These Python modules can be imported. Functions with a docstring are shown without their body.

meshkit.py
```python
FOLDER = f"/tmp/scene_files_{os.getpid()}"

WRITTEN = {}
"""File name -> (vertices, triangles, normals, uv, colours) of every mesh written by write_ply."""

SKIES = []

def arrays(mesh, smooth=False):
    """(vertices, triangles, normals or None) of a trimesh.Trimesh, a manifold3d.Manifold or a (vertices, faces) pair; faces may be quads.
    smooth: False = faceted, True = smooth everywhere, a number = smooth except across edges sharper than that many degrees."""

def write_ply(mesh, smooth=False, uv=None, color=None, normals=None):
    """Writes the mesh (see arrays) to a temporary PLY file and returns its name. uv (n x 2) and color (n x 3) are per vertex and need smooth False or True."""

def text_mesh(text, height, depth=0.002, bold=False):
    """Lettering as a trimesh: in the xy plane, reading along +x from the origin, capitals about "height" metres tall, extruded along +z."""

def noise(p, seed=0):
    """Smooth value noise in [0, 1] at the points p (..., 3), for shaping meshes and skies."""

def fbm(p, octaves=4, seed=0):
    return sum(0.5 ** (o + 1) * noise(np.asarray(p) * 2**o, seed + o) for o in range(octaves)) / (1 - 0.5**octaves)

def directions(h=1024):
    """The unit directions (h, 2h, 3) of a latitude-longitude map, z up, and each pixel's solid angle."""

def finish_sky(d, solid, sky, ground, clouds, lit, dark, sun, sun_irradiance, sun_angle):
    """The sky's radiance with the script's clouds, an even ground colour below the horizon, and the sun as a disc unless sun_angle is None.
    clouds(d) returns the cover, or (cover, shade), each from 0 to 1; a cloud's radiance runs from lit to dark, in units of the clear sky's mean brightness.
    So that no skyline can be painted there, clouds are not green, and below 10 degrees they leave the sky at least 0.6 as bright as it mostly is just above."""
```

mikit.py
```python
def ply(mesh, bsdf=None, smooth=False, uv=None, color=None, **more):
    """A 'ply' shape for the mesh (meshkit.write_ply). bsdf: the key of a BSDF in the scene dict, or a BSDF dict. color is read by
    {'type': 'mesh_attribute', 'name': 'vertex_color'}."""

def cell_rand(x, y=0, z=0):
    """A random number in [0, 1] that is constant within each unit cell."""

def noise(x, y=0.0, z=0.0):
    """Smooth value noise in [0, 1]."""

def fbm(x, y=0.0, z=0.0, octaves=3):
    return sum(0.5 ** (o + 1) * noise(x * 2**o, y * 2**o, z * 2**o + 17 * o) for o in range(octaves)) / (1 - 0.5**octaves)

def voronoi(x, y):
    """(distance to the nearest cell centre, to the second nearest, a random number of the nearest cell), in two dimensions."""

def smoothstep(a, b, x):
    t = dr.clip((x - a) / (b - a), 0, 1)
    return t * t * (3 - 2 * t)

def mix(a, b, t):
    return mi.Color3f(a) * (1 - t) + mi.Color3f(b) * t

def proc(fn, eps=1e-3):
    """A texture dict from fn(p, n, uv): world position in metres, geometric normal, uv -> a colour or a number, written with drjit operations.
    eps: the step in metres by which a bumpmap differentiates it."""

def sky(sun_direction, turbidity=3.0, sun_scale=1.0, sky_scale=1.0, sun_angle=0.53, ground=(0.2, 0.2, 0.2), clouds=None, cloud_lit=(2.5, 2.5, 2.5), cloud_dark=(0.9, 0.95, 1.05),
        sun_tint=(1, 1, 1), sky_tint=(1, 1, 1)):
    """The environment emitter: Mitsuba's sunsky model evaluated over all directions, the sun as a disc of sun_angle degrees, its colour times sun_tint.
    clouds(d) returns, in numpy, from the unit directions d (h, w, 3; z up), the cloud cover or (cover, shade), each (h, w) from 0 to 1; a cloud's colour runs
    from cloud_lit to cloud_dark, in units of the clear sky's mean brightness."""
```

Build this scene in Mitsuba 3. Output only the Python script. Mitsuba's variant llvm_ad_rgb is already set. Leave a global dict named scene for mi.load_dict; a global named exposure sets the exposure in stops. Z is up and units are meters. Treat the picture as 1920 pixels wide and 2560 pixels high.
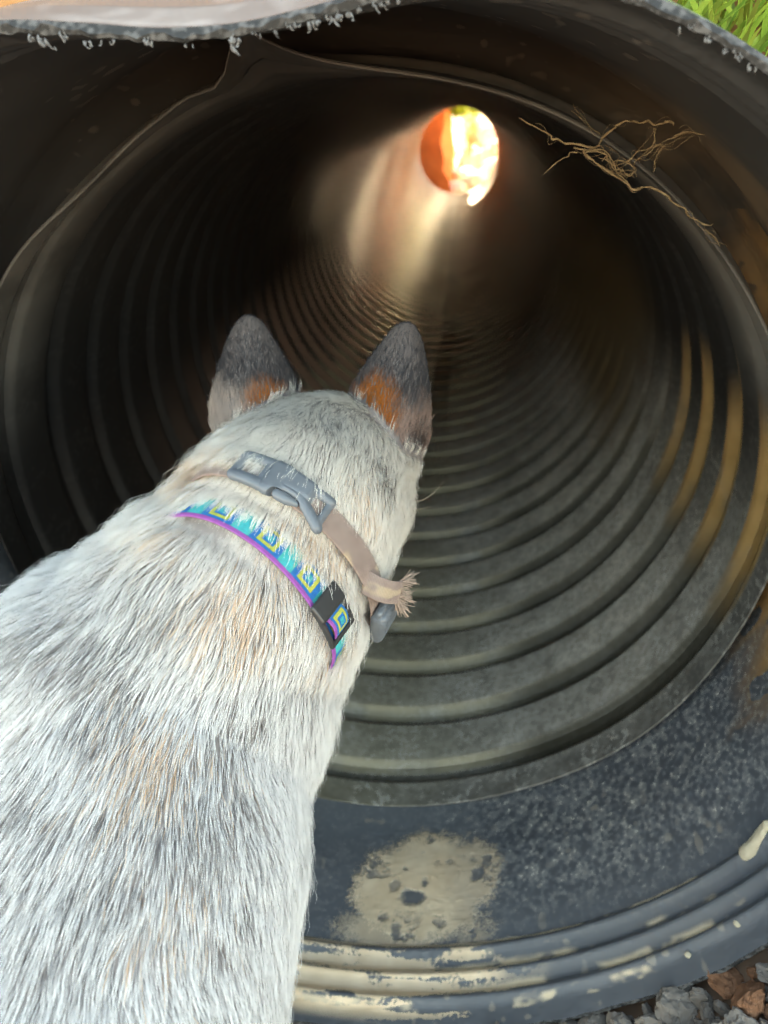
import math, random
import numpy as np
import trimesh, manifold3d
import drjit as dr
import mitsuba as mi
import mikit, meshkit
from mikit import proc, noise, fbm, voronoi, smoothstep, mix
from scipy.spatial import cKDTree

T = mi.ScalarTransform4f
rng = np.random.default_rng(7)
scene, labels = {}, {}

# ------------------------------------------------------------------ camera, sky, exposure
CAM = np.array([.0944, -.7207, .4173])          # the axis of the pipe is y, its mouth is at y = 0, z is up
FWD = np.array([-.08757, .87428, -.47747])
UP = np.array([-.04759, .47509, .87865])
scene['camera'] = {'type': 'thinlens', 'fov': 54.86, 'fov_axis': 'x', 'aperture_radius': .0021, 'focus_distance': .53,
                   'near_clip': .02, 'far_clip': 900.0,
                   'to_world': T().look_at(origin=CAM.tolist(), target=(CAM + FWD).tolist(), up=UP.tolist())}
scene['daylight'] = mikit.sky((-.12, .84, .50), turbidity=4, sun_tint=(1.0, .93, .82), sky_tint=(1.0, .755, .505))
exposure = 6.1

# ------------------------------------------------------------------ helpers
def key_for(name, parent=None):
    full = f'{parent}__{name}' if parent else name
    k, i = full, 0
    while k in scene or k in labels:
        i += 1
        k = f'{full}_{i:03d}'
    return k

def add(name, mesh, bsdf, parent=None, smooth=False, label=None, category=None, group=None, kind=None, color=None, **more):
    k = key_for(name, parent)
    scene[k] = mikit.ply(mesh, bsdf, smooth=smooth, color=color, **more)
    tag(k, label, category, group, kind)
    return k

def tag(k, label=None, category=None, group=None, kind=None):
    e = {a: b for a, b in (('label', label), ('category', category), ('group', group), ('kind', kind)) if b}
    if e:
        labels[k] = e

def thing(name, label, category, group=None):
    k = key_for(name)
    tag(k, label, category, group)
    return k

def grid_faces(a, b, wrap_a=False, wrap_b=False):
    """quads of an a x b vertex grid (row major)"""
    i, j = np.meshgrid(np.arange(a if wrap_a else a - 1), np.arange(b if wrap_b else b - 1), indexing='ij')
    i2, j2 = (i + 1) % a, (j + 1) % b
    return np.stack([i * b + j, i * b + j2, i2 * b + j2, i2 * b + j], -1).reshape(-1, 4)

def tube(pts, rad, n=6):
    """closed tapering tube along pts"""
    pts = np.asarray(pts, float)
    rad = np.broadcast_to(rad, len(pts))
    t = np.gradient(pts, axis=0)
    t /= np.linalg.norm(t, axis=1, keepdims=True) + 1e-12
    u = np.cross(t[0], [.3, .2, .93]); u /= np.linalg.norm(u)
    rings = []
    for p, d, r in zip(pts, t, rad):
        u = u - d * (u @ d); u /= np.linalg.norm(u) + 1e-12
        w = np.cross(d, u)
        a = np.arange(n) * 2 * np.pi / n
        rings.append(p + r * (np.cos(a)[:, None] * u + np.sin(a)[:, None] * w))
    v = np.vstack(rings + [pts[:1], pts[-1:]])
    q = grid_faces(len(pts), n, wrap_b=True)
    f = np.vstack([q[:, [0, 1, 2]], q[:, [0, 2, 3]]])
    m, k = len(pts) * n, np.arange(n)
    f = np.vstack([f, np.stack([np.full(n, m), (k + 1) % n, k], 1), np.stack([np.full(n, m + 1), m - n + k, m - n + (k + 1) % n], 1)])
    return trimesh.Trimesh(v, f, process=False)

def join(meshes):
    return trimesh.util.concatenate(meshes)

def lump(size, seed, rough=.28, sub=2, cuts=4, crag=0.0):
    """an uneven clod or stone of the given half sizes"""
    m = trimesh.creation.icosphere(subdivisions=sub)
    v = np.array(m.vertices)
    n = meshkit.fbm(v * 1.3 + seed * 3.7, 3, seed) - .5
    n2 = meshkit.noise(v * 4.1 + seed, seed + 5) - .5
    v = v * (1 + rough * 2.2 * n + rough * .5 * n2)[:, None]
    # a few flat broken faces
    r = np.random.default_rng(seed)
    for _ in range(cuts):
        d = r.normal(size=3); d /= np.linalg.norm(d)
        h = r.uniform(.62, .85)
        over = np.maximum(v @ d - h, 0)
        v = v - over[:, None] * d * .85
    if crag:
        q = v * 2.6 + seed
        v = v * (1 - crag * np.abs(meshkit.noise(q, seed + 9) - .5) * 2 + crag * (meshkit.fbm(v * 5.5 + seed, 2, seed + 11) - .3))[:, None]
    m.vertices = v * np.asarray(size)
    return m

def pill(pts, r, squash=1.0):
    """hull of spheres"""
    c = []
    rs = np.broadcast_to(r, len(pts))
    for p, q in zip(pts, rs):
        c.append(trimesh.creation.icosphere(subdivisions=3).vertices * q * [1, 1, squash] + np.array(p))
    return manifold3d.Manifold.hull_points(np.vstack(c))

def to_tri(man, step=.002):
    m = man.refine_to_length(step).to_mesh()
    return trimesh.Trimesh(np.array(m.vert_properties[:, :3], float), np.array(m.tri_verts), process=False)

def rot(axis, deg):
    return trimesh.transformations.rotation_matrix(math.radians(deg), axis)[:3, :3]

# ------------------------------------------------------------------ materials
def S(a, b, x):
    return smoothstep(a, b, x)

def angle(p, zc=0.0):
    return dr.atan2(p.z - zc, p.x) * (180 / math.pi)

def specks(p, scale, lo, hi, k=0.0):
    return S(lo, hi, noise(p.x * scale + k, p.y * scale, p.z * scale))

PITCH, RAD, LEN = .115, .447, 8.74

def mottle(p, k):
    """fine speckle without a grid: two turned noises multiplied"""
    a = noise((.80 * p.x + .60 * p.y) * k, (.80 * p.y - .60 * p.x) * k, p.z * k)
    b = noise((.55 * p.z + .83 * p.x) * k * 1.7 + 9, p.y * k * 1.7, (.55 * p.x - .83 * p.z) * k * 1.7)
    return .55 * a + .45 * b

def barrel_color(p, n, uv):
    ph = p.y / PITCH - dr.floor(p.y / PITCH)
    a = angle(p)
    low = S(.12, -.26, p.z) * S(-.42, -.05, p.x)          # dust in the lower half, thinned leftwards to paint in the shaded side
    right = S(-.1, .3, p.x)
    film = fbm(p.x * 9, p.y * 9, p.z * 9, 4)
    grain = fbm(p.x * 42, p.y * 42, p.z * 42, 4)
    c = mix((.009, .0085, .0085), (.016, .0150, .0145), film)
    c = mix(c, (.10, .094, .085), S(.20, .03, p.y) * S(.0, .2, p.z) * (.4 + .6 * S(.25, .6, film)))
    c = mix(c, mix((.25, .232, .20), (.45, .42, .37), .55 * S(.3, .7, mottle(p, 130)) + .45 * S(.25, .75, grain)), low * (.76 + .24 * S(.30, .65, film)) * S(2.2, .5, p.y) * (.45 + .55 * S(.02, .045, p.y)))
    c = mix(c, (.20, .18, .105), S(.25, .02, p.x) * low * S(.35, .70, fbm(p.x * 5 + 9, p.y * 5, p.z * 5, 3)) * .5)
    sp = S(.45, .75, mottle(p, 140)) * S(.36, .62, fbm(p.x * 22, p.y * 22, p.z * 22 + 5, 3))
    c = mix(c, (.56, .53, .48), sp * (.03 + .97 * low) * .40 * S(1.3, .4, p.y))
    # silt left on the far wall of each groove along the bottom
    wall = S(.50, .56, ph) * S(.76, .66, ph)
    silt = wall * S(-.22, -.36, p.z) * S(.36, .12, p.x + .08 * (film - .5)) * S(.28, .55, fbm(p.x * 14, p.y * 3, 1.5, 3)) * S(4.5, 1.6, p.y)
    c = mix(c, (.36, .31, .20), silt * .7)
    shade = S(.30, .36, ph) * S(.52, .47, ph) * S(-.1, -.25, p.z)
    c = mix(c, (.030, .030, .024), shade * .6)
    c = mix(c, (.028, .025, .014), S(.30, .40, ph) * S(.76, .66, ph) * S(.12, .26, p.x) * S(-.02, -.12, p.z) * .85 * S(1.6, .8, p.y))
    # ochre mud standing in the grooves on the right hand side
    top = 24 - 14 * p.y + 16 * (noise(p.y / PITCH * 1.7, 3.3) - .5)
    mud = S(.24, .31, ph) * S(.82, .74, ph) * S(top + 3, top - 10, a) * S(-21, -7, a) * S(.56, .36, p.y)
    c = mix(c, mix((.20, .12, .038), (.28, .175, .07), grain), mud * S(.0, .3, p.x) * (.55 + .45 * S(.30, .5, fbm(p.x * 22, p.y * 30, p.z * 12, 3))))
    # thin brown wash over the right wall further in
    c = mix(c, (.075, .050, .022), S(.22, .34, p.x) * S(2.6, 1.4, p.y) * S(.5, .9, p.y) * S(.26, .05, p.z) * S(-.26, -.12, p.z) * .85)
    # pinkish clay left of the flow line, its tint painting in the far-end glow
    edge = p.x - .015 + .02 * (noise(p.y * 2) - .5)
    groove = S(.28, .36, ph) * S(.76, .68, ph)  # takes the tint off the grooves, painting in their shade
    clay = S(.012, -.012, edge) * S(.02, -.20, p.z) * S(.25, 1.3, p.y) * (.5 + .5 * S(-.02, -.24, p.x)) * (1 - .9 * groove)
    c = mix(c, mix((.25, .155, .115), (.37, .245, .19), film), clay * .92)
    c = mix(c, mix((.42, .285, .22), (.56, .40, .32), film), S(2.0, 6.0, p.y) * S(.0, -.16, p.x) * S(.40, .16, p.z) * (1 - .85 * groove))  # glow of the far opening painted on the left wall
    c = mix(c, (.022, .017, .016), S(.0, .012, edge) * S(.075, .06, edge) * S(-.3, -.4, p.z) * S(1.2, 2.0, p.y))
    # paler left wall near the far end, more painted glow
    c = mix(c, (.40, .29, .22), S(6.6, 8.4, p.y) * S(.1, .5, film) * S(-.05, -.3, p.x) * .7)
    return c

def barrel_rough(p, n, uv):
    edge = p.x - .015
    return .50 - .29 * S(-.02, -.26, p.x) * S(.8, 2.4, p.y) * S(.36, .2, p.z)

def mud_cover(p):
    """where beige mud has dried on the socket: one splash with paw holes, flaking at its edge"""
    wob = fbm(p.x * 26, p.y * 26, 2.7, 5) - .5
    wf = fbm(p.x * 95, p.y * 95, 5.1, 4) - .5
    grit = noise((p.x + p.y) * 420, (p.x - p.y) * 420, 3.0) - .5
    d = dr.sqrt(dr.square((p.x - .088) / .086) + dr.square((p.y + .122) / .076)) + wob * .75 + grit * .22
    d2 = dr.sqrt(dr.square((p.x - .070) / .10) + dr.square((p.y + .178) / .028)) + wob * 1.3 + grit * .3
    cover = dr.maximum(S(1.10, .88, d), S(1.0, .55, d2) * .75)
    holes = S(.61, .70, fbm(p.x * 55 + 3, p.y * 55, 8.1, 4) + grit * .12) * S(.30, .95, d)
    def paw(x, y, a, b, k):
        return S(1.2, .65, dr.sqrt(dr.square((p.x - x) / a) + dr.square((p.y - y) / b)) + wf * k + grit * .3)
    foot = paw(.0705, -.136, .0165, .0110, .9)
    foot = dr.maximum(foot, paw(.086, -.118, .006, .007, 1.6) * .9)
    foot = dr.maximum(foot, paw(.049, -.122, .006, .008, 1.6) * .6)
    foot = dr.maximum(foot, paw(.150, -.112, .008, .010, 1.8) * .9)
    foot = dr.maximum(foot, paw(.060, -.098, .004, .004, 1.8) * .8)
    return cover * (1 - .35 * S(.10, .15, p.x + .04 * wob)) * (1 - .85 * holes) * (1 - .97 * foot) * S(.10, -.26, p.z)

def bell_bump(p, n, uv):
    return bump_fine(p, n, uv) + 2.2 * mud_cover(p)

def bell_color(p, n, uv):
    a = angle(p, .02)
    film = fbm(p.x * 11, p.y * 11, p.z * 11, 4)
    grain = fbm(p.x * 75, p.y * 75, p.z * 75, 4)
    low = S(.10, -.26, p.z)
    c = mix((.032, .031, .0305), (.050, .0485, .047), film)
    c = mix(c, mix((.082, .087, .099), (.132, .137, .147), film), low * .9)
    # pitted grey bloom on the lower right
    pit = S(-.205, -.13, p.y + .05 * (film - .5)) * low * (.10 + .90 * S(.10, .24, p.x + .5 * (p.y + .1)))
    c = mix(c, (.15, .16, .17), low * S(-.10, -.02, p.y) * S(.22, .08, p.x) * .6)
    m1, m2 = mottle(p, 150), mottle(p, 300)
    bloom = S(.42, .72, m1) * (.18 + .82 * pit) * S(-.235, -.19, p.y)
    c = mix(c, (.30, .285, .265), bloom * low * (.35 + .5 * S(.4, .7, m2)))
    c = mix(c, (.020, .021, .026), S(.48, .30, m1) * low * .28 * pit * S(.02, .12, p.x))
    c = mix(c, (.60, .55, .46), S(.68, .80, m2) * S(.5, .7, m1) * low * pit * .8)
    hi = specks(p, 85, .74, .86, 4.0)
    c = mix(c, (.30, .26, .21), hi * (.22 + .5 * low) * S(.45, .6, film) * .8)
    low2, cover = low, mud_cover(p)
    beige = mix((.60, .44, .27), (.76, .60, .41), fbm(p.x * 60, p.y * 60, 1.1, 4))
    c = mix(c, beige, cover * .95)
    wob = fbm(p.x * 26, p.y * 26, 2.7, 5) - .5
    # beige dust caught on the shoulders of the three ribs before the lip
    for yy, w, lo, hi2 in ((-.197, .0042, .40, .52), (-.224, .0075, .42, .54), (-.2475, .0065, .46, .56), (-.266, .006, .52, .62)):
        g = S(1.0, .3, dr.abs(p.y - yy + .005 * (fbm(p.x * 45, yy * 99, 0.0, 3) - .5)) / w)
        g = g * S(lo, hi2, fbm(p.x * 20, yy * 70 + p.y * 30, p.z * 20, 4) + .09 * S(.22, .08, p.x) - .10 * S(.30, .40, p.x)) * S(-.10, -.2, p.z)
        c = mix(c, (.60, .485, .33), g * .92)
    cake = S(.50, .56, (noise((p.x + p.y) * 300, (p.x - p.y) * 300, 3.0) - .5) * .10 + fbm(p.x * 15, p.y * 95, 6.6, 4) + .12 * S(.14, .0, p.x)) * S(.24, .12, p.x + .10 * wob) * S(-.195, -.21, p.y) * S(-.285, -.270, p.y) * low
    c = mix(c, beige, cake * .9)
    # ochre mud dried on the right hand side behind the edge of the inner pipe
    m = S(44, 30, a + 20 * wob) * S(-26, -12, a + 20 * wob) * S(-.10, -.045, p.y + .10 * wob)
    blot = S(.60, .55, fbm(p.y * 34 + 1, p.z * 34, p.x * 20, 3))
    c = mix(c, mix((.27, .145, .045), (.38, .22, .08), film), m * blot * .95)
    # brown dust up the right shoulder
    c = mix(c, (.13, .095, .06), S(75, 45, a) * S(5, 25, a) * S(-.14, -.03, p.y) * S(.25, .6, film) * .8)
    return c

def outer_color(p, n, uv):
    film = fbm(p.x * 13, p.y * 13, p.z * 13, 4)
    c = mix((.075, .076, .082), (.105, .107, .114), film)
    c = mix(c, (.42, .25, .12), S(.56, .68, fbm(p.x * 20, p.y * 32, 3.1, 4)) * S(-.2, -.12, p.y))
    return mix(c, (.20, .20, .205), S(.5, .8, mottle(p, 60)) * .4)

def bump_fine(p, n, uv):
    return fbm(p.x * 90, p.y * 90, p.z * 90, 3) + .5 * S(.55, .8, noise(p.x * 260, p.y * 260, p.z * 260))

def principled(col, rough=.5, spec=.5, **kw):
    c = {'type': 'rgb', 'value': list(col)} if isinstance(col, (tuple, list)) else col
    return {'type': 'twosided', 'bsdf': {'type': 'principled', 'base_color': c, 'roughness': rough, 'specular': spec, **kw}}

def bumped(col, fn, scale, eps=1e-3, rough=.5, spec=.5):
    return {'type': 'twosided', 'bsdf': {'type': 'bumpmap', 'arbitrary': proc(fn, eps), 'scale': scale,
            'bsdf': {'type': 'principled', 'base_color': col, 'roughness': rough, 'specular': spec}}}

def soil_color(p, n, uv):
    f = fbm(p.x * 6, p.y * 6, p.z * 6, 4)
    c = mix((.27, .125, .045), (.38, .20, .085), f)
    c = mix(c, (.17, .085, .035), S(.5, .75, fbm(p.x * 27, p.y * 27, p.z * 27, 4)) * .6)
    return mix(c, (.50, .36, .21), S(.6, .85, fbm(p.x * 55, p.y * 55, p.z * 55, 3)) * .6)

def soil_bump(p, n, uv):
    return fbm(p.x * 25, p.y * 25, p.z * 25, 4)

def ground_color(p, n, uv):
    f = fbm(p.x * 8, p.y * 8, p.z * 8, 4)
    c = mix((.09, .08, .07), (.16, .145, .13), f)
    c = mix(c, (.16, .10, .065), S(.42, .68, fbm(p.x * 5 + 3, p.y * 5, 0.0, 3)))
    far = S(8.2, 9.2, p.y)
    return mix(c, mix((.42, .34, .24), (.58, .50, .38), f), far)

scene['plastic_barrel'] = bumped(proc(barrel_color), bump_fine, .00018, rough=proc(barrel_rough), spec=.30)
scene['plastic_bell'] = bumped(proc(bell_color), bell_bump, .0008, rough=.45, spec=.5)
scene['plastic_outer'] = principled(proc(outer_color), .22, .55)
scene['plastic_cut'] = principled(proc(lambda p, n, uv: mix((.016, .0155, .015), (.085, .082, .08), S(.40, .75, mottle(p, 260)))), .6, .4)
scene['plastic_curl'] = principled((.12, .117, .115), .5, .5)
scene['soil'] = bumped(proc(soil_color), soil_bump, .03, 2e-3, .9, .2)
scene['ground_mat'] = bumped(proc(ground_color), soil_bump, .02, 2e-3, .95, .2)

# ------------------------------------------------------------------ culvert pipe
pipe = thing('culvert_pipe', 'black corrugated plastic culvert pipe with a dented, ragged top lip and mud stains', 'pipe')

def tongue(th):
    """how far the edge of the inner pipe stands off its circle (degrees -> metres)"""
    d = (th - 101.5 + 180) % 360 - 180
    up = np.where(d < 0, np.exp(-np.abs(d) / 5.5), np.exp(-(d / 2.6) ** 2)) * .042
    dip = -.015 * np.exp(-((th - 126) / 11) ** 2) + .004 * np.exp(-((th - 109) / 3) ** 2)
    wav = .003 * np.sin(np.radians(th * 3 + 40)) + .0015 * np.sin(np.radians(th * 7))
    return up + dip + wav

def build_barrel():
    n = 224
    th = np.arange(n) * 360 / n
    prof = [(0, 0.0), (.004, 0), (.022, 0)]
    k0 = [(.036, .000), (.044, .0025), (.051, .0115), (.056, .014), (.065, .014), (.070, .0115), (.077, .0025), (.085, 0), (.112, 0)]
    for k in range(int(LEN / PITCH)):
        prof += [(k * PITCH + y, r) for y, r in k0]
    prof += [(LEN, 0), (LEN + .002, .006), (LEN, .012), (LEN - .3, .030), (4.0, .030), (.35, .030), (.02, .0040), (.001, .0030), (-.0004, .0015)]
    prof = np.array(prof)
    y, r = prof[:, 0], prof[:, 1]
    fall = np.exp(-np.maximum(y, 0) / .055) * (y < 1)
    t2 = (th + 180) % 360 - 180
    silted = np.clip((t2 + 16) / 14, 0, 1) * np.clip((52 - t2) / 16, 0, 1)
    inner = (r < .0145) & (y > .3) & (y < LEN - .2)
    R = RAD + r[:, None] * (1 - .88 * silted[None] * (np.clip((y - .40) / .35, 0, 1) * inner)[:, None]) + tongue(th)[None] * fall[:, None]
    R = R + (.0012 * (meshkit.noise(np.stack([np.broadcast_to(y[:, None] * 3, R.shape), np.broadcast_to(np.cos(np.radians(th)) * 3, R.shape), np.broadcast_to(np.sin(np.radians(th)) * 3, R.shape)], -1)) - .5))
    # long gentle sag of the pipe under the road
    Y = np.broadcast_to(y[:, None], R.shape) + .004 * np.sin(np.radians(th * 2))[None] * (y < .02)[:, None]
    v = np.stack([R * np.cos(np.radians(th)), Y, R * np.sin(np.radians(th))], -1).reshape(-1, 3)
    f = grid_faces(len(prof), n, wrap_a=True, wrap_b=True)
    return v, f

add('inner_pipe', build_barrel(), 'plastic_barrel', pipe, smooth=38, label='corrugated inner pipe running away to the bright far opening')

ZC, RB = .02, .476

def bell_r(y):
    r = RB + .008 * np.clip((y - .02) / .05, 0, 1) - .0310 * np.clip((y - .095) / .025, 0, 1) ** 1.2 - .004 * np.exp(-((y + .10) / .05) ** 2)
    for yy in (-.205, -.233, -.258):        # rounded ribs, a groove behind each
        r = r - .0062 * np.exp(-((y - yy) / .0065) ** 2) + .0036 * np.exp(-((y - yy - .011) / .005) ** 2)
    return r

def dent(x, y, z):
    g = np.clip((-.10 - y) / .19, 0, 1)
    g = g * g * (3 - 2 * g) * np.clip(z / .3, 0, 1)
    lip = np.clip((-.268 - y) / .022, 0, 1)
    return g * (.040 * np.exp(-((x + .035) / .125) ** 2)) + lip * .006 * np.exp(-((x + .03) / .14) ** 2) * (z > 0)

def build_bell(outer):
    n = 600
    th = np.radians(np.arange(n) * 360 / n)
    ys = np.unique(np.round(np.concatenate([np.linspace(-.289, -.19, 56), np.linspace(-.19, .12, 30)]), 5))
    if outer:
        ys = ys[::-1]
        R = RB + .0055 + .0085 * np.clip((ys + .287) / .05, 0, 1) ** .8 + .0035 * np.clip((ys + .23) / .1, 0, 1)
    else:
        R = bell_r(ys)
    rag = (meshkit.fbm(np.stack([np.cos(th) * 22, np.sin(th) * 22, th * 0], -1), 3, 3) - .5) * .004
    Y = ys[:, None] + rag[None] * np.clip((-.27 - ys) / .02, 0, 1)[:, None]
    X = R[:, None] * np.cos(th)[None]
    Z = R[:, None] * np.sin(th)[None] + ZC * (1 - np.clip((ys - .05) / .05, 0, 1))[:, None]
    Z = Z - dent(X, Y, Z)
    return np.stack([X, Y, Z], -1)

inner, outer = build_bell(False), build_bell(True)
n = inner.shape[1]
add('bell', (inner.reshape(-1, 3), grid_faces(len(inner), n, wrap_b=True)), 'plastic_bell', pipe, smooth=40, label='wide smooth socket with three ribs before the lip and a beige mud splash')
add('outer_skin', (outer.reshape(-1, 3), grid_faces(len(outer), n, wrap_b=True)), 'plastic_outer', pipe, smooth=40, label='grey sheen on the dented outer skin above the lip')
# the sawn lip, a ragged band between the two, and the closed back of the socket
a, b = inner[0], outer[-1]
jag = (meshkit.fbm(np.stack([np.arange(n) * .8, np.zeros(n), np.zeros(n)], -1), 3, 2) - .5) * .0055
top = np.clip(a[:, 2] / .25, 0, 1)
mid = (a * .55 + b * .45) + np.stack([jag * 0, -.0015 - .4 * np.abs(jag), jag * top], -1)
mid2 = (a * .9 + b * .1) + np.stack([jag * 0, -.001 + 0 * jag, -np.abs(jag) * top * .9], -1)
band = np.stack([a, mid2, mid, b])
add('cut_lip', (band.reshape(-1, 3), grid_faces(4, n, wrap_b=True)), 'plastic_cut', pipe, label='rough pale sawn edge of the socket')
band = np.stack([inner[-1], outer[0]])
add('back_ring', (band.reshape(-1, 3), grid_faces(2, n, wrap_b=True)), 'plastic_outer', pipe)

# shavings left hanging from the sawn lip
def burr(x0, size, seed):
    r = np.random.default_rng(seed)
    j = int(np.argmin(np.hypot(a[:, 0] - x0, np.minimum(a[:, 2], .3) - .3)))
    base = mid2[j] + [0, -.001, -.0005]
    bits = []
    for q in range(3):
        m = 9
        s = np.linspace(0, 1, m)
        turn = r.uniform(1.8, 5.6) * r.choice([-1, 1]) * s
        ph = r.uniform(0, 6.3)
        step = np.stack([np.sin(turn + ph * .25) * .5, -.35 * np.cos(turn + ph), -np.cos(turn * .8)], -1)
        pts = base + np.cumsum(step, 0) * size / m * r.uniform(.6, 1.1) + [r.normal(0, .0022), 0, 0]
        t = tube(pts, size * (.085 - .05 * s), 5)
        v = np.array(t.vertices)
        v += np.stack([meshkit.noise(v * 900 + 50 * a, seed + q) - .5 for a in range(3)], -1) * size * .16
        t.vertices = v
        bits.append(t)
    return join(bits)

for i, (x0, size) in enumerate([(-.128, .013), (-.115, .009), (-.101, .008), (-.088, .006), (-.0695, .009), (-.05, .0045), (-.026, .0115),
                                (-.012, .004), (-.003, .005), (.004, .006), (.009, .0055), (.013, .008), (.018, .007), (.0225, .0075), (.027, .006), (.031, .008), (.0365, .007), (.041, .0065), (.046, .006),
                                (.051, .006), (.057, .006), (.195, .006), (.206, .007), (.214, .006), (.222, .006), (.231, .007)]):
    add('shaving', burr(x0, size, 100 + i), 'plastic_curl', pipe, smooth=True)

# ------------------------------------------------------------------ embankment over the pipe, ground
def bank_front(x, z, sgn):
    h = np.maximum(z - .46, 0)
    y = -.10 + h * .62 + .10 * np.maximum(h - .5, 0)
    y = y - .05 * np.clip((np.abs(x) - .6) / 2, 0, 3)
    p = np.stack([x * 2.2, z * 2.2, np.full_like(x, 3.1 * sgn)], -1)
    return y - .16 * (meshkit.fbm(p, 4, 11) - .5) * np.clip((np.hypot(x, z) - .47) / .25, .12, 1)

def build_bank():
    H, hw = 2.45, 7.0
    n = 220
    th = np.radians(np.linspace(-90, 270, n, endpoint=False))
    rr = np.concatenate([np.linspace(0, .5, 26), np.geomspace(.54, 7, 46)])
    def sheet(y0, sgn):
        c, s = np.cos(th)[None], np.sin(th)[None]
        r0 = .4905
        lim = np.where(s > 0, (H) / np.maximum(s, 1e-6), (.60) / np.maximum(-s, 1e-6))
        lim = np.minimum(lim, hw / np.maximum(np.abs(c), 1e-6))
        r = r0 + (np.maximum(lim, r0 + .02) - r0) * (rr[:, None] / rr[-1]) ** 1.15
        X, Z = r * c, r * s
        Z = Z + (ZC if sgn > 0 else 0)
        Y = bank_front(X, Z, sgn)
        Y = y0 + sgn * Y
        return np.stack([X, Y, Z], -1)
    f1, f2 = sheet(0, 1), sheet(LEN, -1)
    q = grid_faces(len(rr), n, wrap_b=True)
    cap = np.stack([f1[-1], f2[-1]])
    qc = grid_faces(2, n, wrap_b=True)
    v = np.vstack([f1.reshape(-1, 3), f2.reshape(-1, 3), cap.reshape(-1, 3)])
    m = len(f1.reshape(-1, 3))
    return v, np.vstack([q, q[:, ::-1] + m, qc + 2 * m])

add('embankment', build_bank(), 'soil', smooth=50, kind='structure', label='orange clay embankment that carries the track over the pipe')

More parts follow.
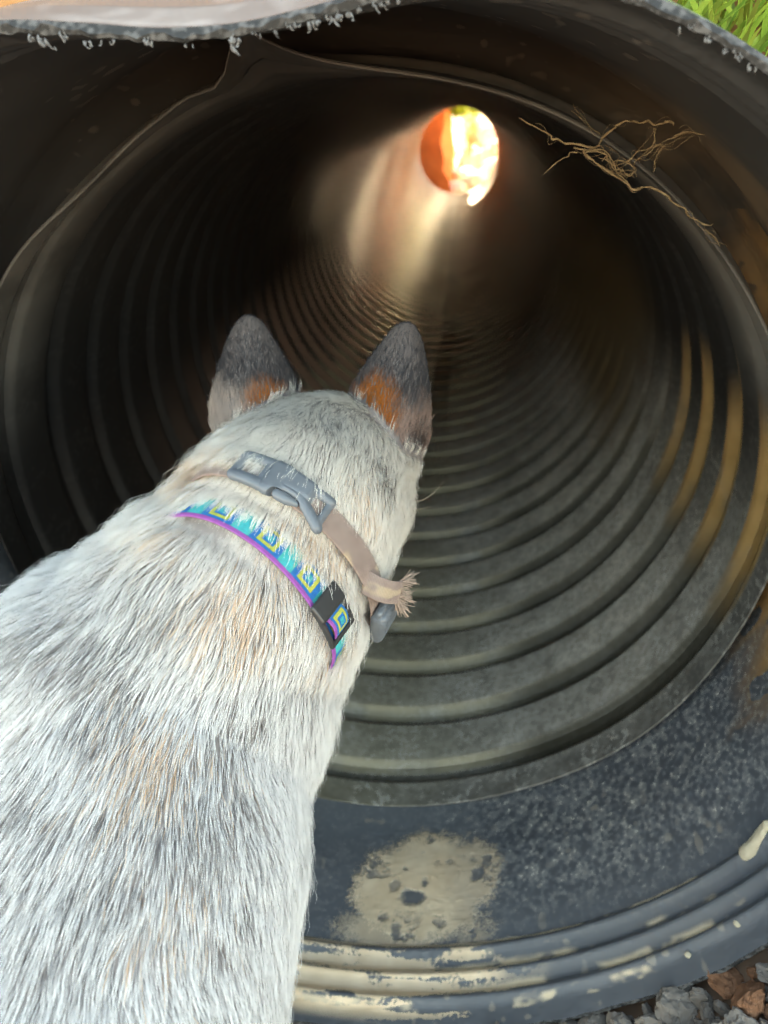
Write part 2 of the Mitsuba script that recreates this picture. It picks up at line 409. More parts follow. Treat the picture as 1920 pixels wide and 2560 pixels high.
def ground_z(x, y):
    p = np.stack([x * 1.4, y * 1.4, x * 0], -1)
    z = -.505 + .05 * (meshkit.fbm(p, 3, 4) - .5) * np.clip(np.hypot(x, y) - .4, .2, 4)
    rim = ZC - np.sqrt(.488 ** 2 - np.clip(x, 0, .46) ** 2) + np.clip(x - .46, 0, .4) * .5 - .012
    w = np.clip((y + .62) / .26, 0, 1); w = w * w * (3 - 2 * w)
    w = w * np.clip(x / .08, 0, 1) * np.clip((1.6 - x) / .8, 0, 1) * (y < 3)
    fine = .012 * (meshkit.fbm(np.stack([x * 24, y * 24, x * 0], -1), 3, 8) - .5) * (np.abs(x) < 1.4) * (y < .2)
    return z * (1 - w) + np.maximum(rim, z) * w + fine

def build_ground():
    g = np.unique(np.concatenate([-np.geomspace(1.2, 420, 36), np.linspace(-1.2, 0, 40), np.linspace(0, .8, 90), np.linspace(.8, 1.2, 14), np.geomspace(1.2, 420, 36)]))
    gy = np.unique(np.concatenate([-np.geomspace(1.6, 420, 32), np.linspace(-1.6, -.7, 30), np.linspace(-.7, -.1, 70), np.linspace(-.1, 14, 110), np.geomspace(14, 420, 26)]))
    X, Y = np.meshgrid(g, gy, indexing='ij')
    v = np.stack([X, Y, ground_z(X, Y)], -1).reshape(-1, 3)
    return v, grid_faces(len(g), len(gy))

add('ground', build_ground(), 'ground_mat', smooth=True, kind='structure', label='crumbly grey and brown earth in front of the pipe')

scene['clod_grey'] = bumped(proc(lambda p, n, uv: mix((.11, .095, .08), (.27, .235, .205), fbm(p.x * 110, p.y * 110, p.z * 110, 4))), lambda p, n, uv: fbm(p.x * 260, p.y * 260, p.z * 260, 3), .004, 5e-4, .98, .08)
scene['clod_brown'] = bumped(proc(lambda p, n, uv: mix((.12, .06, .034), (.27, .14, .08), fbm(p.x * 110, p.y * 110, p.z * 110, 4))), lambda p, n, uv: fbm(p.x * 260, p.y * 260, p.z * 260, 3), .004, 5e-4, .98, .08)

def lip_y(x):
    return -.30 - .002 * np.sin(x * 40)

r_ = np.random.default_rng(12)
placed = np.zeros((0, 3))
for i in range(11000):
    x, y = r_.uniform(.14, .64), r_.uniform(-.46, -.294)
    s_ = r_.uniform(.017, .030) if i < 1500 else (r_.uniform(.0075, .012) if i < 4000 else r_.uniform(.0028, .006))
    if len(placed) and (((placed[:, 0] - x) ** 2 + (placed[:, 1] - y) ** 2) < (.52 * (placed[:, 2] + s_)) ** 2).any():
        continue
    placed = np.vstack([placed, (x, y, s_)])
crumbs = {'clod_grey': [], 'clod_brown': []}
for i, (x, y, s_) in enumerate(placed):
    z = float(ground_z(np.array([x]), np.array([y]))[0])
    brown = meshkit.fbm(np.array([[x * 9 + 2, y * 9, 0]]), 2, 3)[0] + r_.normal(0, .10) + .12 * (x > .36) > .62
    m = lump((s_ * r_.uniform(.8, 1.25), s_ * r_.uniform(.8, 1.2), s_ * r_.uniform(.5, .8)), 300 + i, .42, 3 if s_ > .009 else 2, 8, .20)
    m.apply_transform(trimesh.transformations.rotation_matrix(r_.uniform(0, 6.28), r_.normal(size=3)))
    m.apply_translation([x, y, z + s_ * .45])
    mat = 'clod_brown' if brown else 'clod_grey'
    if s_ > .0075:
        add('clod', m, mat, 'ground', smooth=22)
    else:
        crumbs[mat].append(m)
for mat in crumbs:
    add('crumb', join(crumbs[mat]), mat, 'ground', smooth=50, kind='stuff')

# ------------------------------------------------------------------ grass on the bank, right of the pipe
r_ = np.random.default_rng(31)
NB = 14000
gx = .19 + 2.2 * r_.random(NB) ** 2.0; gz = .40 + 1.4 * r_.random(NB) ** 1.9
out = np.hypot(gx, gz - ZC) > .50
gx, gz = gx[out], gz[out]; NB = len(gx)
gy = bank_front(gx, gz - ZC, 1)
base = np.stack([gx, gy + .004, gz], -1)
dirs = np.stack([r_.normal(0, .45, NB), -.35 + r_.normal(0, .35, NB), np.full(NB, 1.0)], -1)
dirs /= np.linalg.norm(dirs, axis=1, keepdims=True)
hl = r_.uniform(.03, .085, NB)
wd = np.cross(dirs, r_.normal(size=(NB, 3))); wd /= np.linalg.norm(wd, axis=1, keepdims=True)
V = []
for s_, w_ in ((0, 1), (.45, .85), (.8, .5)):
    c = base + dirs * (hl * s_)[:, None] + np.array([0, -.35, -.25]) * (hl * s_ ** 2)[:, None]
    V += [c - wd * (w_ * .0022), c + wd * (w_ * .0022)]
V.append(base + dirs * hl[:, None] + np.array([0, -.35, -.25]) * hl[:, None])
V = np.stack(V, 1).reshape(-1, 3)
F = np.array([[0, 1, 3], [0, 3, 2], [2, 3, 5], [2, 5, 4], [4, 5, 6]])
F = (F[None] + (np.arange(NB) * 7)[:, None, None]).reshape(-1, 3)
gc = np.repeat(np.array([.19, .31, .04]) * r_.uniform(.6, 1.5, (NB, 1)) + np.array([.10, .04, .01]) * r_.random((NB, 1)), 7, axis=0)
scene['grass_blade'] = {'type': 'twosided', 'bsdf': {'type': 'principled', 'base_color': {'type': 'mesh_attribute', 'name': 'vertex_color'}, 'roughness': .5, 'specular': .4}}
add('grass', (V, F), 'grass_blade', smooth=True, color=gc, kind='stuff', label='short bright green grass on the bank above the pipe', category='grass')

# ------------------------------------------------------------------ dead roots and web slung across the top right of the mouth
ROOTS = {
    'main': ([(.138, .412), (.152, .405), (.164, .399), (.167, .395), (.172, .395), (.183, .392), (.193, .391), (.202, .391), (.206, .394), (.209, .398), (.215, .403), (.219, .406), (.225, .408), (.232, .408), (.238, .409), (.243, .409), (.249, .405), (.255, .408), (.260, .409), (.264, .406)], -.012, .0010),
    'b': ([(.247, .405), (.249, .399), (.246, .391), (.242, .386)], -.020, .0006),
    'b2': ([(.257, .392), (.250, .390), (.241, .388), (.234, .385), (.229, .379), (.222, .376), (.214, .378), (.205, .382)], -.016, .0005),
    'c': ([(.194, .387), (.196, .384), (.202, .379), (.212, .374), (.223, .368), (.231, .363), (.237, .358), (.243, .357), (.246, .360)], -.010, .0011),
    'c2': ([(.195, .386), (.203, .388), (.211, .386), (.218, .380), (.222, .373), (.228, .366), (.236, .359)], -.014, .0006),
    'c3': ([(.185, .389), (.193, .388), (.205, .387), (.213, .383), (.218, .377)], -.012, .0007),
    'd': ([(.244, .359), (.252, .358), (.260, .356), (.271, .350), (.280, .344), (.287, .340), (.295, .334), (.304, .330), (.310, .330)], -.008, .0008),
    'd2': ([(.305, .325), (.314, .319), (.322, .311)], -.008, .0004),
    'e': ([(.257, .392), (.253, .386), (.251, .382), (.251, .377), (.251, .373)], -.020, .0005),
    'f': ([(.181, .417), (.191, .411), (.200, .404), (.208, .398)], 0, .0003),
    'g': ([(.257, .399), (.266, .401), (.274, .401), (.281, .400)], -.050, .0004),
    'h': ([(.233, .378), (.235, .382), (.242, .386), (.250, .392), (.257, .395), (.268, .399), (.276, .400)], -.030, .0004),
    'i': ([(.218, .377), (.228, .379), (.236, .373), (.234, .368), (.228, .370), (.226, .375)], -.014, .0004),
    'j': ([(.208, .379), (.215, .381), (.221, .373), (.231, .372), (.239, .367)], -.014, .0004)}
from scipy.interpolate import CubicSpline
def root_tube(q, y, rad, seed):
    q = np.array(q)
    t = np.arange(len(q)); tt = np.linspace(0, len(q) - 1, len(q) * 5)
    xz = CubicSpline(t, q)(tt)
    pts = np.stack([xz[:, 0], np.full(len(tt), y), xz[:, 1]], -1)
    k = np.stack([meshkit.fbm(np.stack([tt * 1.1 + seed * 9 + 31 * a, tt * 0, tt * 0], -1), 3, seed) - .5 for a in range(3)], -1)
    pts = pts + k * [.0035, .016, .0035]
    rr = rad * (.45 + .7 * meshkit.noise(np.stack([tt * 2.3 + seed, tt * 0, tt * 0], -1), seed))
    rr[-3:] *= [.8, .6, .35]
    return tube(pts, rr, 6)
scene['dead_root'] = principled(proc(lambda p, n, uv: mix((.15, .105, .055), (.36, .265, .15), noise(p.x * 380, p.y * 380, p.z * 380))), .85, .2)
roots = thing('dead_roots', 'tangle of thin dead brown roots slung across the upper right of the pipe mouth', 'roots')
fine = []
for i, (k, (q, y, rad)) in enumerate(ROOTS.items()):
    add('root', root_tube(q, y, rad, i), 'dead_root', roots, smooth=True)
    for j in range(3):
        qq = np.array(q) + r_.normal(0, .0022, (len(q), 2))
        a0 = r_.integers(0, max(1, len(q) - 3)); a1 = min(len(q), a0 + r_.integers(3, 7))
        if a1 - a0 >= 3:
            fine.append(root_tube(qq[a0:a1], y + r_.normal(0, .006),   .00017, 60 + i * 7 + j))
add('root_hair', join(fine), 'dead_root', roots, smooth=True, kind='stuff')
tw = thing('dry_stalk', 'thin straight dry stalk poking out left of the tangled roots', 'stalk')
add('stem', root_tube([(.185, .387), (.180, .386), (.177, .384), (.172, .380), (.166, .375), (.159, .369)], -.03, .0005, 77), 'dead_root', tw, smooth=True)

# dry mud pellets on the lip
scene['dry_mud'] = bumped(proc(lambda p, n, uv: mix((.40, .33, .22), (.56, .48, .34), fbm(p.x * 150, p.y * 150, p.z * 150, 3))), lambda p, n, uv: fbm(p.x * 300, p.y * 300, p.z * 300, 3), .001, 5e-4, .95, .1)
m = to_tri(manifold3d.Manifold.batch_boolean([pill([(0, 0, 0), (.010, .001, .001)], [.0082, .0068], .7), pill([(.010, .001, .001), (.022, .004, .003), (.036, .006, .006)], [.0068, .0058, .0045], .7)], manifold3d.OpType.Add), .0016)
v = np.array(m.vertices); m.vertices = v + (meshkit.fbm(v * 160, 3, 5) - .5)[:, None] * .0028
m.apply_transform(trimesh.transformations.rotation_matrix(1.05, [0, -1, 0]))
m.apply_translation([.403, -.205, -.228])
add('mud_lump', m, 'dry_mud', smooth=60, label='long cream lump of dried mud stuck on the socket at the right edge', category='mud')
for (x, y), sz, lab in (((.345, -.268), .0032, 'small round cream mud pellet between the ribs and the lip'), ((.383, -.262), .0034, 'broken cream mud pellet on the lip, nearest the right edge')):
    z = ZC - math.sqrt(.473 ** 2 - x * x)
    m = lump((sz, sz, sz * .7), int(x * 1000), .2, 2); m.apply_translation([x, y, z + .001])
    add('mud_pellet', m, 'dry_mud', smooth=60, label=lab, category='mud pellet')

# ------------------------------------------------------------------ the sunlit world past the far end
def bank_block():
    n1, n2 = 60, 50
    a, b = np.meshgrid(np.linspace(0, 1, n1), np.linspace(0, 1, n2), indexing='ij')
    y = LEN + .55 + a * 6
    z = -.75 + b * 2.6
    x = -.03 - .10 * a * 2 - .30 * b ** 1.3 + .34 * (meshkit.fbm(np.stack([y * 2.2, z * 2.2, y * 0], -1), 4, 6) - .5)
    face = np.stack([x, y, z], -1)
    back = face.copy(); back[..., 0] = -5
    v = np.vstack([face.reshape(-1, 3), back.reshape(-1, 3)])
    q = grid_faces(n1, n2); m = n1 * n2
    ring = [i * n2 for i in range(n1)] + [(n1 - 1) * n2 + j for j in range(1, n2)] + [i * n2 + n2 - 1 for i in range(n1 - 2, -1, -1)] + [j for j in range(n2 - 2, 0, -1)]
    side = np.array([[ring[i], ring[(i + 1) % len(ring)], ring[(i + 1) % len(ring)] + m, ring[i] + m] for i in range(len(ring))])
    return v, np.vstack([q, q[:, ::-1] + m, side])
scene['orange_clay'] = bumped(proc(lambda p, n, uv: mix((.40, .125, .035), (.54, .20, .065), fbm(p.x * 5, p.y * 5, p.z * 5, 4))), soil_bump, .03, 2e-3, .9, .2)
add('far_bank', bank_block(), 'orange_clay', smooth=50, kind='structure', label='bright orange clay bank left of the far opening')
scene['pale_stone'] = bumped(proc(lambda p, n, uv: mix((.60, .56, .50), (.80, .77, .70), fbm(p.x * 9, p.y * 9, p.z * 9, 4))), soil_bump, .02, 2e-3, .9, .3)
r_ = np.random.default_rng(5)
PLACES = ['front left rock at the foot of the orange bank', 'front middle rock at the lower lip of the far opening', 'front right rock at the lower lip of the far opening', 'rock in the middle of the heap', 'broad rock behind the front right one', 'rock at the far right of the heap', 'highest rock at the back of the heap', 'back left rock under the pale shrub']
for i, (x, y, z, s_) in enumerate([(-.02, 9.5, -.47, .17), (.26, 9.6, -.40, .20), (.52, 9.8, -.28, .24), (.10, 10.3, -.40, .22), (.42, 10.5, -.20, .26), (.72, 10.4, -.05, .30), (.55, 11.4, .0, .34), (.2, 11.6, -.3, .3)]):
    m = lump((s_, s_ * .9, s_ * .7), 700 + i, .25, 3); m.apply_translation([x, y, z])
    add('pale_rock', m, 'pale_stone', smooth=50, label='sun bleached ' + PLACES[i], category='rock', group='rocks beyond the far opening')

scene['leaf'] = {'type': 'principledthin', 'base_color': {'type': 'mesh_attribute', 'name': 'vertex_color'}, 'roughness': .5, 'diff_trans': 1.0}
scene['bark'] = principled((.16, .11, .07), .9, .2)
def shrub(name, label, centre, size, count, leaf, seed, root, tone=(.10, .17, .02)):
    r = np.random.default_rng(seed)
    k = thing(name, label, 'shrub')
    centre, root = np.array(centre), np.array(root)
    cl = centre + r.normal(0, .5, (14, 3)) * size
    P = cl[r.integers(0, 14, count)] + r.normal(0, .26, (count, 3)) * size
    d1 = r.normal(size=(count, 3)); d1[:, 2] -= .6; d1 /= np.linalg.norm(d1, axis=1, keepdims=True)
    d2 = np.cross(d1, r.normal(size=(count, 3))); d2 /= np.linalg.norm(d2, axis=1, keepdims=True)
    nn = np.cross(d1, d2)
    h = leaf * r.uniform(.6, 1.3, (count, 1))
    V = np.stack([P, P + d1 * h * .45 + d2 * h * .26 + nn * h * .05, P + d1 * h, P + d1 * h * .45 - d2 * h * .26 + nn * h * .05], 1).reshape(-1, 3)
    F = (np.array([[0, 1, 2], [0, 2, 3]])[None] + (np.arange(count) * 4)[:, None, None]).reshape(-1, 3)
    C = np.repeat(np.array(tone) * r.uniform(.6, 1.5, (count, 1)) + np.array([.08, .05, 0]) * r.random((count, 1)), 4, axis=0)
    add('leaves', (V, F), 'leaf', k, smooth=True, color=C)
    for c in cl[:9]:
        ss = np.linspace(0, 1, 7)[:, None]
        add('branch', tube(root + (c - root) * ss + np.array([0, 0, .1]) * np.sin(ss * 3) , np.linspace(.016, .004, 7), 6), 'bark', k, smooth=True)
shrub('leafy_shrub', 'yellow green shrub hanging over the far opening', (-.08, 9.7, .42), (.20, .30, .09), 900, .05, 1, (-.5, 9.9, 1.0), (.045, .10, .008))
shrub('leafy_shrub', 'pale sunlit shrub standing among the rocks past the far opening', (.16, 11.6, .12), (.22, .4, .32), 1300, .05, 2, (.15, 11.9, -.5), (.34, .35, .18))
shrub('leafy_shrub', 'loose green bush on the right beyond the far opening', (1.3, 14.5, .8), (.8, .8, .6), 2600, .09, 3, (1.2, 14.6, -.4))

# ------------------------------------------------------------------ the dog
# joints in metres: (a, ra, b, rb) round cones blended into one continuous body
SH_L, SH_R = (-.178, -.290, -.002), (-.104, -.292, -.006)
LEGF = [(-.205, .02), (-.058, .012)]
CONES = [
    (SH_L, .104, SH_R, .096),
    ((-.138, -.300, -.016), .106, (-.111, -.400, -.058), .104),
    ((-.111, -.400, -.058), .104, (-.103, -.490, -.098), .094),
    ((-.103, -.490, -.098), .094, (-.096, -.600, -.112), .090),
    ((-.096, -.600, -.112), .090, (-.088, -.750, -.118), .094),
    ((-.135, -.300, -.110), .092, (-.105, -.500, -.160), .085),
    ((-.105, -.500, -.160), .080, (-.092, -.680, -.165), .070),
    ((-.125, -.262, -.020), .095, (-.066, -.232, .068), .080),
    ((-.068, -.232, .068), .079, (-.036, -.192, .122), .071),
    ((-.036, -.192, .122), .071, (-.023, -.148, .127), .0635),
    ((-.023, -.148, .127), .0635, (-.013, -.110, .118), .056),
    ((-.012, -.110, .112), .052, (.002, -.045, .085), .034),
    ((.002, -.045, .085), .034, (.010, -.005, .072), .021),
    ((-.050, -.135, .098), .034, (.011, -.122, .098), .032),
    ((-.016, -.092, .140), .036, (-.010, -.080, .134), .034),
    ((.000, -.055, .070), .018, (.008, -.012, .054), .013),
    ((-.058, -.235, .022), .056, (-.030, -.190, .080), .050),
    ((-.142, -.296, .004), .100, (-.082, -.242, .062), .084),
    # tail
    ((-.086, -.835, -.095), .026, (-.080, -.930, -.150), .022),
    ((-.080, -.930, -.150), .022, (-.078, -1.00, -.250), .012),
]
for x, dy in ((-.200, 0.0), (-.092, .012)):
    y = -.315 + dy
    CONES += [((x, y + .02, -.09), .062, (x, y - .045, -.235), .040), ((x, y - .045, -.235), .036, (x, y - .035, -.375), .023),
              ((x, y - .035, -.375), .022, (x, y - .030, -.462), .021), ((x, y - .030, -.472), .023, (x, y + .012, -.482), .021)]
for x, dy in ((-.160, -.02), (-.055, .02)):
    y = -.75 + dy
    CONES += [((x, y, -.14), .075, (x, y + .075, -.265), .048), ((x, y + .075, -.265), .044, (x, y - .050, -.370), .024),
              ((x, y - .050, -.370), .023, (x, y - .035, -.465), .020), ((x, y - .035, -.473), .023, (x, y + .012, -.482), .021)]
CA = np.array([c[0] for c in CONES]); RA = np.array([c[1] for c in CONES])
CB = np.array([c[2] for c in CONES]); RBB = np.array([c[3] for c in CONES])

def dog_sdf(p, k=.03):
    """smooth union of the round cones"""
    p = np.atleast_2d(p)
    out = np.empty(len(p))
    for s in range(0, len(p), 20000):
        q = p[s:s + 20000]
        ab = CB - CA
        t = np.clip(((q[:, None] - CA) * ab).sum(-1) / (ab ** 2).sum(-1), 0, 1)
        d = np.linalg.norm(q[:, None] - CA - t[..., None] * ab, axis=-1) - (RA + (RBB - RA) * t)
        m = d.min(1, keepdims=True)
        out[s:s + 20000] = m[:, 0] - k * np.log(np.exp(-(d - m) / k).sum(1)) * .55 + .0075
    return out

def dog_normal(p, e=.004):
    g = np.stack([dog_sdf(p + e * np.eye(3)[i]) - dog_sdf(p - e * np.eye(3)[i]) for i in range(3)], -1)
    return g / (np.linalg.norm(g, axis=1, keepdims=True) + 1e-12)

def hull_cone(a, ra, b, rb):
    pts = []
    for c, r in ((a, ra), (b, rb)):
        s = trimesh.creation.icosphere(subdivisions=2).vertices * r + np.array(c)
        pts.append(s)
    return manifold3d.Manifold.hull_points(np.vstack(pts))

def leaf_ear(B, P, side):
    """a pricked ear, hollow towards the front: returns the mesh and, per vertex, (v along, u across)"""
    B, P = np.array(B), np.array(P)
    ax = P - B
    L = np.linalg.norm(ax); ax /= L
    back = CAM - (B + P) / 2 + np.array([side * .10, 0, 0])
    back -= ax * (back @ ax); back /= np.linalg.norm(back)
    wid = np.cross(ax, back) * 1.0                      # towards +u
    if wid[0] < 0: wid = -wid
    rows, m = 22, 28
    vs = np.concatenate([np.linspace(-.16, .9, rows - 5), [.94, .97, .988, .997, 1.0]])
    hw = np.interp(vs, [-.16, 0, .15, .3, .5, .65, .8, .9, .94, .97, .988, .997, 1.0], [.032, .0395, .0405, .0385, .0325, .0265, .0198, .0148, .0120, .0088, .0058, .0030, .0006])
    cx = np.interp(vs, [-.16, 0, .3, .5, .8, 1.0], [.004, 0, -.001, -.001, .0005, 0]) * side
    V = []
    for v, h, c in zip(vs, hw, cx):
        a = np.linspace(0, 2 * np.pi, m, endpoint=False)
        u = np.cos(a)
        th = np.minimum(.0050, h * .7) * np.sin(a)
        cup = -(u ** 2) * h * (.75 - .35 * v) - .020 * v * v + .004
        V.append(B + ax * (v * L) + wid[None] * (u * h + c)[:, None] + back[None] * (th + cup)[:, None])
    V = np.vstack(V)
    q = grid_faces(len(vs), m, wrap_b=True)
    f = np.vstack([q[:, [0, 1, 2]], q[:, [0, 2, 3]]])
    V = np.vstack([V, V[:m].mean(0), V[-m:].mean(0)])
    k = np.arange(m); e = len(V) - 2
    f = np.vstack([f, np.stack([np.full(m, e), (k + 1) % m, k], 1), np.stack([np.full(m, e + 1), e - m + k, e - m + (k + 1) % m], 1)])
    t = trimesh.Trimesh(V, f, process=False)
    if t.volume < 0:
        t.invert()
    return t, ax, wid, back, L

EAR_L = leaf_ear((-.0745, -.150, .184), (-.0868, -.100, .2680), -1)
EAR_R = leaf_ear((.0385, -.138, .169), (.0550, -.080, .2600), 1)

def to_manifold(t):
    return manifold3d.Manifold(manifold3d.Mesh(np.ascontiguousarray(t.vertices, np.float32), np.ascontiguousarray(t.faces, np.uint32)))

body = manifold3d.Manifold.batch_boolean([hull_cone(*c) for c in CONES], manifold3d.OpType.Add).refine_to_length(.011)
bm = body.to_mesh()
bv = np.array(bm.vert_properties[:, :3], float)
for _ in range(3):
    bv -= dog_sdf(bv)[:, None] * dog_normal(bv) * .9
body = manifold3d.Manifold(manifold3d.Mesh(np.ascontiguousarray(bv, np.float32), np.ascontiguousarray(bm.tri_verts, np.uint32)))
for e in (EAR_L, EAR_R):
    body = body + to_manifold(e[0])
bm = body.to_mesh()
bv, bf = np.array(bm.vert_properties[:, :3], float), np.array(bm.tri_verts)

def ear_coords(p, ear, B):
    d = p - np.array(B)
    return (d @ ear[1]) / ear[4], d @ ear[2], d @ ear[3]

EB_L, EB_R = (-.0745, -.150, .184), (.0385, -.138, .169)

def ear_mask(p):
    """0 off the ears, else how far up the ear (0..1), per ear"""
    out = []
    for ear, B in ((EAR_L, EB_L), (EAR_R, EB_R)):
        v, u, w = ear_coords(p, ear, B)
        out.append(np.where((v > -.05) & (v < 1.05) & (np.abs(u) < .045) & (w > -.05) & (w < .012) & (dog_sdf(p) > .003), np.clip(v, .001, 1), 0))
    return out

PATCH = [('tan', (-.096, -.393, .063), .026, .6), ('tan', (-.076, -.407, .056), .022, .6), ('tan', (-.060, -.310, .115), .022, .6), ('tan', (-.037, -.319, .110), .020, .7),
         ('tan', (-.021, -.267, .133), .024, .85), ('tan', (.008, -.357, .076), .020, .35), ('tan', (-.049, -.476, .030), .024, .45), ('tan', (-.027, -.450, .037), .018, .35),
         ('tan', (.026, -.311, .111), .021, .85), ('tan', (-.093, -.215, .177), .022, .8), ('tan', (.019, -.219, .160), .018, .35), ('tan', (.043, -.237, .148), .017, .4),
         ('tan', (.011, -.261, .135), .016, .6), ('tan', (-.017, -.395, .058), .022, .4), ('tan', (-.104, -.272, .135), .018, .75), ('tan', (.035, -.29, .07), .03, .5),
         ('smut', (.054, -.192, .178), .015, 1.2), ('smut', (.054, -.186, .162), .013, .9), ('grey', (-.167, -.336, .107), .038, .6), ('grey', (-.123, -.344, .097), .028, .75), ('grey', (-.087, -.309, .117), .019, .5), ('grey', (-.031, -.413, .051), .028, .6),
         ('grey', (-.011, -.448, .037), .032, .65), ('grey', (-.120, -.384, .069), .030, .4), ('grey', (-.103, -.481, .030), .035, .4), ('grey', (-.015, -.496, .025), .030, .5),
         ('grey', (-.150, -.437, .046), .030, .45), ('grey', (-.059, -.436, .043), .025, .5), ('grey', (.001, -.175, .208), .018, .4), ('grey', (-.043, -.180, .205), .016, .3)]

SPINE = np.array([(.010, 0, .09), (-.010, -.09, .15), (-.020, -.150, .135), (-.032, -.192, .122), (-.066, -.232, .068), (-.125, -.275, -.01), (-.120, -.36, -.04), (-.108, -.45, -.08), (-.098, -.60, -.112), (-.088, -.75, -.118), (-.085, -.85, -.12)])

def spine_frame(p):
    """the nearest point of the spine, its rearward direction there, and how far along it lies (metres from the nose)"""
    best = np.full(len(p), 9.); c = np.zeros_like(p); tau = np.zeros_like(p); along = np.zeros(len(p))
    s0 = 0
    seg = np.diff(SPINE, axis=0)
    tv = seg / np.linalg.norm(seg, axis=1, keepdims=True)
    node = np.vstack([tv[:1], (tv[1:] + tv[:-1]) / 2, tv[-1:]])
    for i in range(len(seg)):
        L = np.linalg.norm(seg[i])
        t = np.clip(((p - SPINE[i]) @ seg[i]) / L ** 2, 0, 1)
        q = SPINE[i] + t[:, None] * seg[i]
        d = np.linalg.norm(p - q, axis=1)
        b = d < best
        best[b] = d[b]; c[b] = q[b]; along[b] = s0 + t[b] * L
        tau[b] = node[i] * (1 - t[b, None]) + node[i + 1] * t[b, None]
        s0 += L
    return c, tau, along

def fur_flow(p, n):
    c, tau, along = spine_frame(p)
    rad = p - c
    rad -= tau * (rad * tau).sum(1, keepdims=True)
    rad /= np.linalg.norm(rad, axis=1, keepdims=True) + 1e-9
    side = rad.copy(); side[:, 2] = 0
    neck = np.clip((along - .22) / .12, 0, 1)[:, None]
    f = tau * 1.0 + side * (.30 + .45 * neck) + np.array([0, 0, -.35]) * (.4 + .6 * neck)
    f[:, 0] -= .30 * np.clip((along - .26) / .1, 0, 1) * np.clip((-.02 - p[:, 0]) / .1, 0, 1)
    w = np.stack([meshkit.noise(p * 16 + 7 * i, 40 + i) - .5 for i in range(3)], -1)
    w2 = np.stack([meshkit.noise(p * 55 + 7 * i, 50 + i) - .5 for i in range(3)], -1)
    f = f + .75 * w + .55 * w2
    legs = np.clip((-.17 - p[:, 2]) / .06, 0, 1)[:, None]
    f = f * (1 - legs) + np.array([0, -.25, -1.]) * legs
    f -= n * (f * n).sum(1, keepdims=True)
    return f / (np.linalg.norm(f, axis=1, keepdims=True) + 1e-9), along

def fur_colors(p, along, el, er, r):
    """albedo at the tip and at the root for every hair rooted at p"""
    N = len(p)
    white = np.array([.90, .86, .79]) * (1 - .10 * r.random((N, 1)))
    cool = np.array([.90, .88, .85])
    t = np.clip((along - .20) / .15, 0, 1)[:, None]
    tip = white * (1 - t) + cool * (1 - .12 * r.random((N, 1))) * t
    root = np.array([.36, .29, .235]) * (1 - t) + np.array([.38, .365, .37]) * t
    for kind, c, rad, s in PATCH:
        jit = 1 + .5 * (meshkit.noise(p * 60, 9) - .5)
        w = np.exp(-(np.linalg.norm(p - np.array(c), axis=1) * jit / rad) ** 2) * s
        hit = r.random(N) < w * (.70 if kind == 'tan' else .72)
        if kind == 'tan':
            tip[hit] = np.array([.76, .58, .42]) * (.8 + .4 * r.random((hit.sum(), 1)))
            root[hit] = [.40, .25, .14]
        elif kind == 'smut':
            tip[hit] = np.array([.11, .075, .06]) * (.5 + .9 * r.random((hit.sum(), 1)))
            root[hit] = [.04, .03, .025]
        else:
            tip[hit] = np.array([.28, .265, .26]) * (.5 + .9 * r.random((hit.sum(), 1)))
            root[hit] = [.06, .06, .07]
    # dark hairs ticked all through the coat, in loose streaks
    st = meshkit.noise(p * 38, 21) * .6 + .4 * meshkit.noise(p * 90, 22)
    dark = r.random(N) < np.clip((st - .52) * 1.0, 0, .34) * np.clip((along - .19) / .1, .15, 1)
    tip[dark] = np.array([.25, .222, .205]) * (.5 + r.random((dark.sum(), 1)))
    root[dark] = [.05, .048, .05]
    # ears
    for e, side, ear, B in ((el, -1, EAR_L, EB_L), (er, 1, EAR_R, EB_R)):
        m = e > 0
        v, u, w = ear_coords(p[m], ear, B)
        inner = -side * u / .037                                  # 1 at the edge nearest the other ear
        nz = meshkit.noise(p[m] * 120, 31) - .5
        g = np.array([.055, .055, .062]) * (.45 + 1.1 * r.random((m.sum(), 1)))
        pale = np.array([.52, .42, .38]) * (.7 + .4 * r.random((m.sum(), 1)))
        rust = np.array([.36, .125, .022]) * (.6 + .7 * r.random((m.sum(), 1)))
        one = 1 + .55 * (r.random((m.sum(), 1)) - .5)
        k = np.clip((.34 + .20 * nz - .14 * inner - v) / .26 + .25 * (r.random(m.sum()) - .5), 0, 1)[:, None]
        pale = np.array([.45, .385, .35] if side < 0 else [.36, .26, .22])
        col = (np.array([.060, .060, .068]) * (1 - k) + pale * k) * one
        ru = np.clip(1.3 - np.hypot((v - (.13 if side > 0 else .09)) / (.31 if side > 0 else .20), (inner - .45) / .52) + .5 * nz + .3 * (r.random(m.sum()) - .5), 0, 1)[:, None]
        ru = np.clip(ru * 1.5, 0, 1)
        col = col * (1 - ru) + np.array([.36, .125, .022]) * one * ru
        if side > 0:                                              # brown black smudge low on the outer edge
            sm = np.clip(1.3 - np.hypot((v + .05) / .22, (inner + .75) / .35) + .4 * nz, 0, 1)
            col = np.where((r.random(m.sum()) < sm)[:, None], np.array([.07, .05, .045]), col)
        lone = r.random(m.sum()) < .035 * (v < .8)
        col = np.where(lone[:, None], np.array([.30, .29, .29]), col)
        tip[m] = col
        root[m] = col * .55
    return np.clip(tip, .01, .9), np.clip(root, .005, .8)

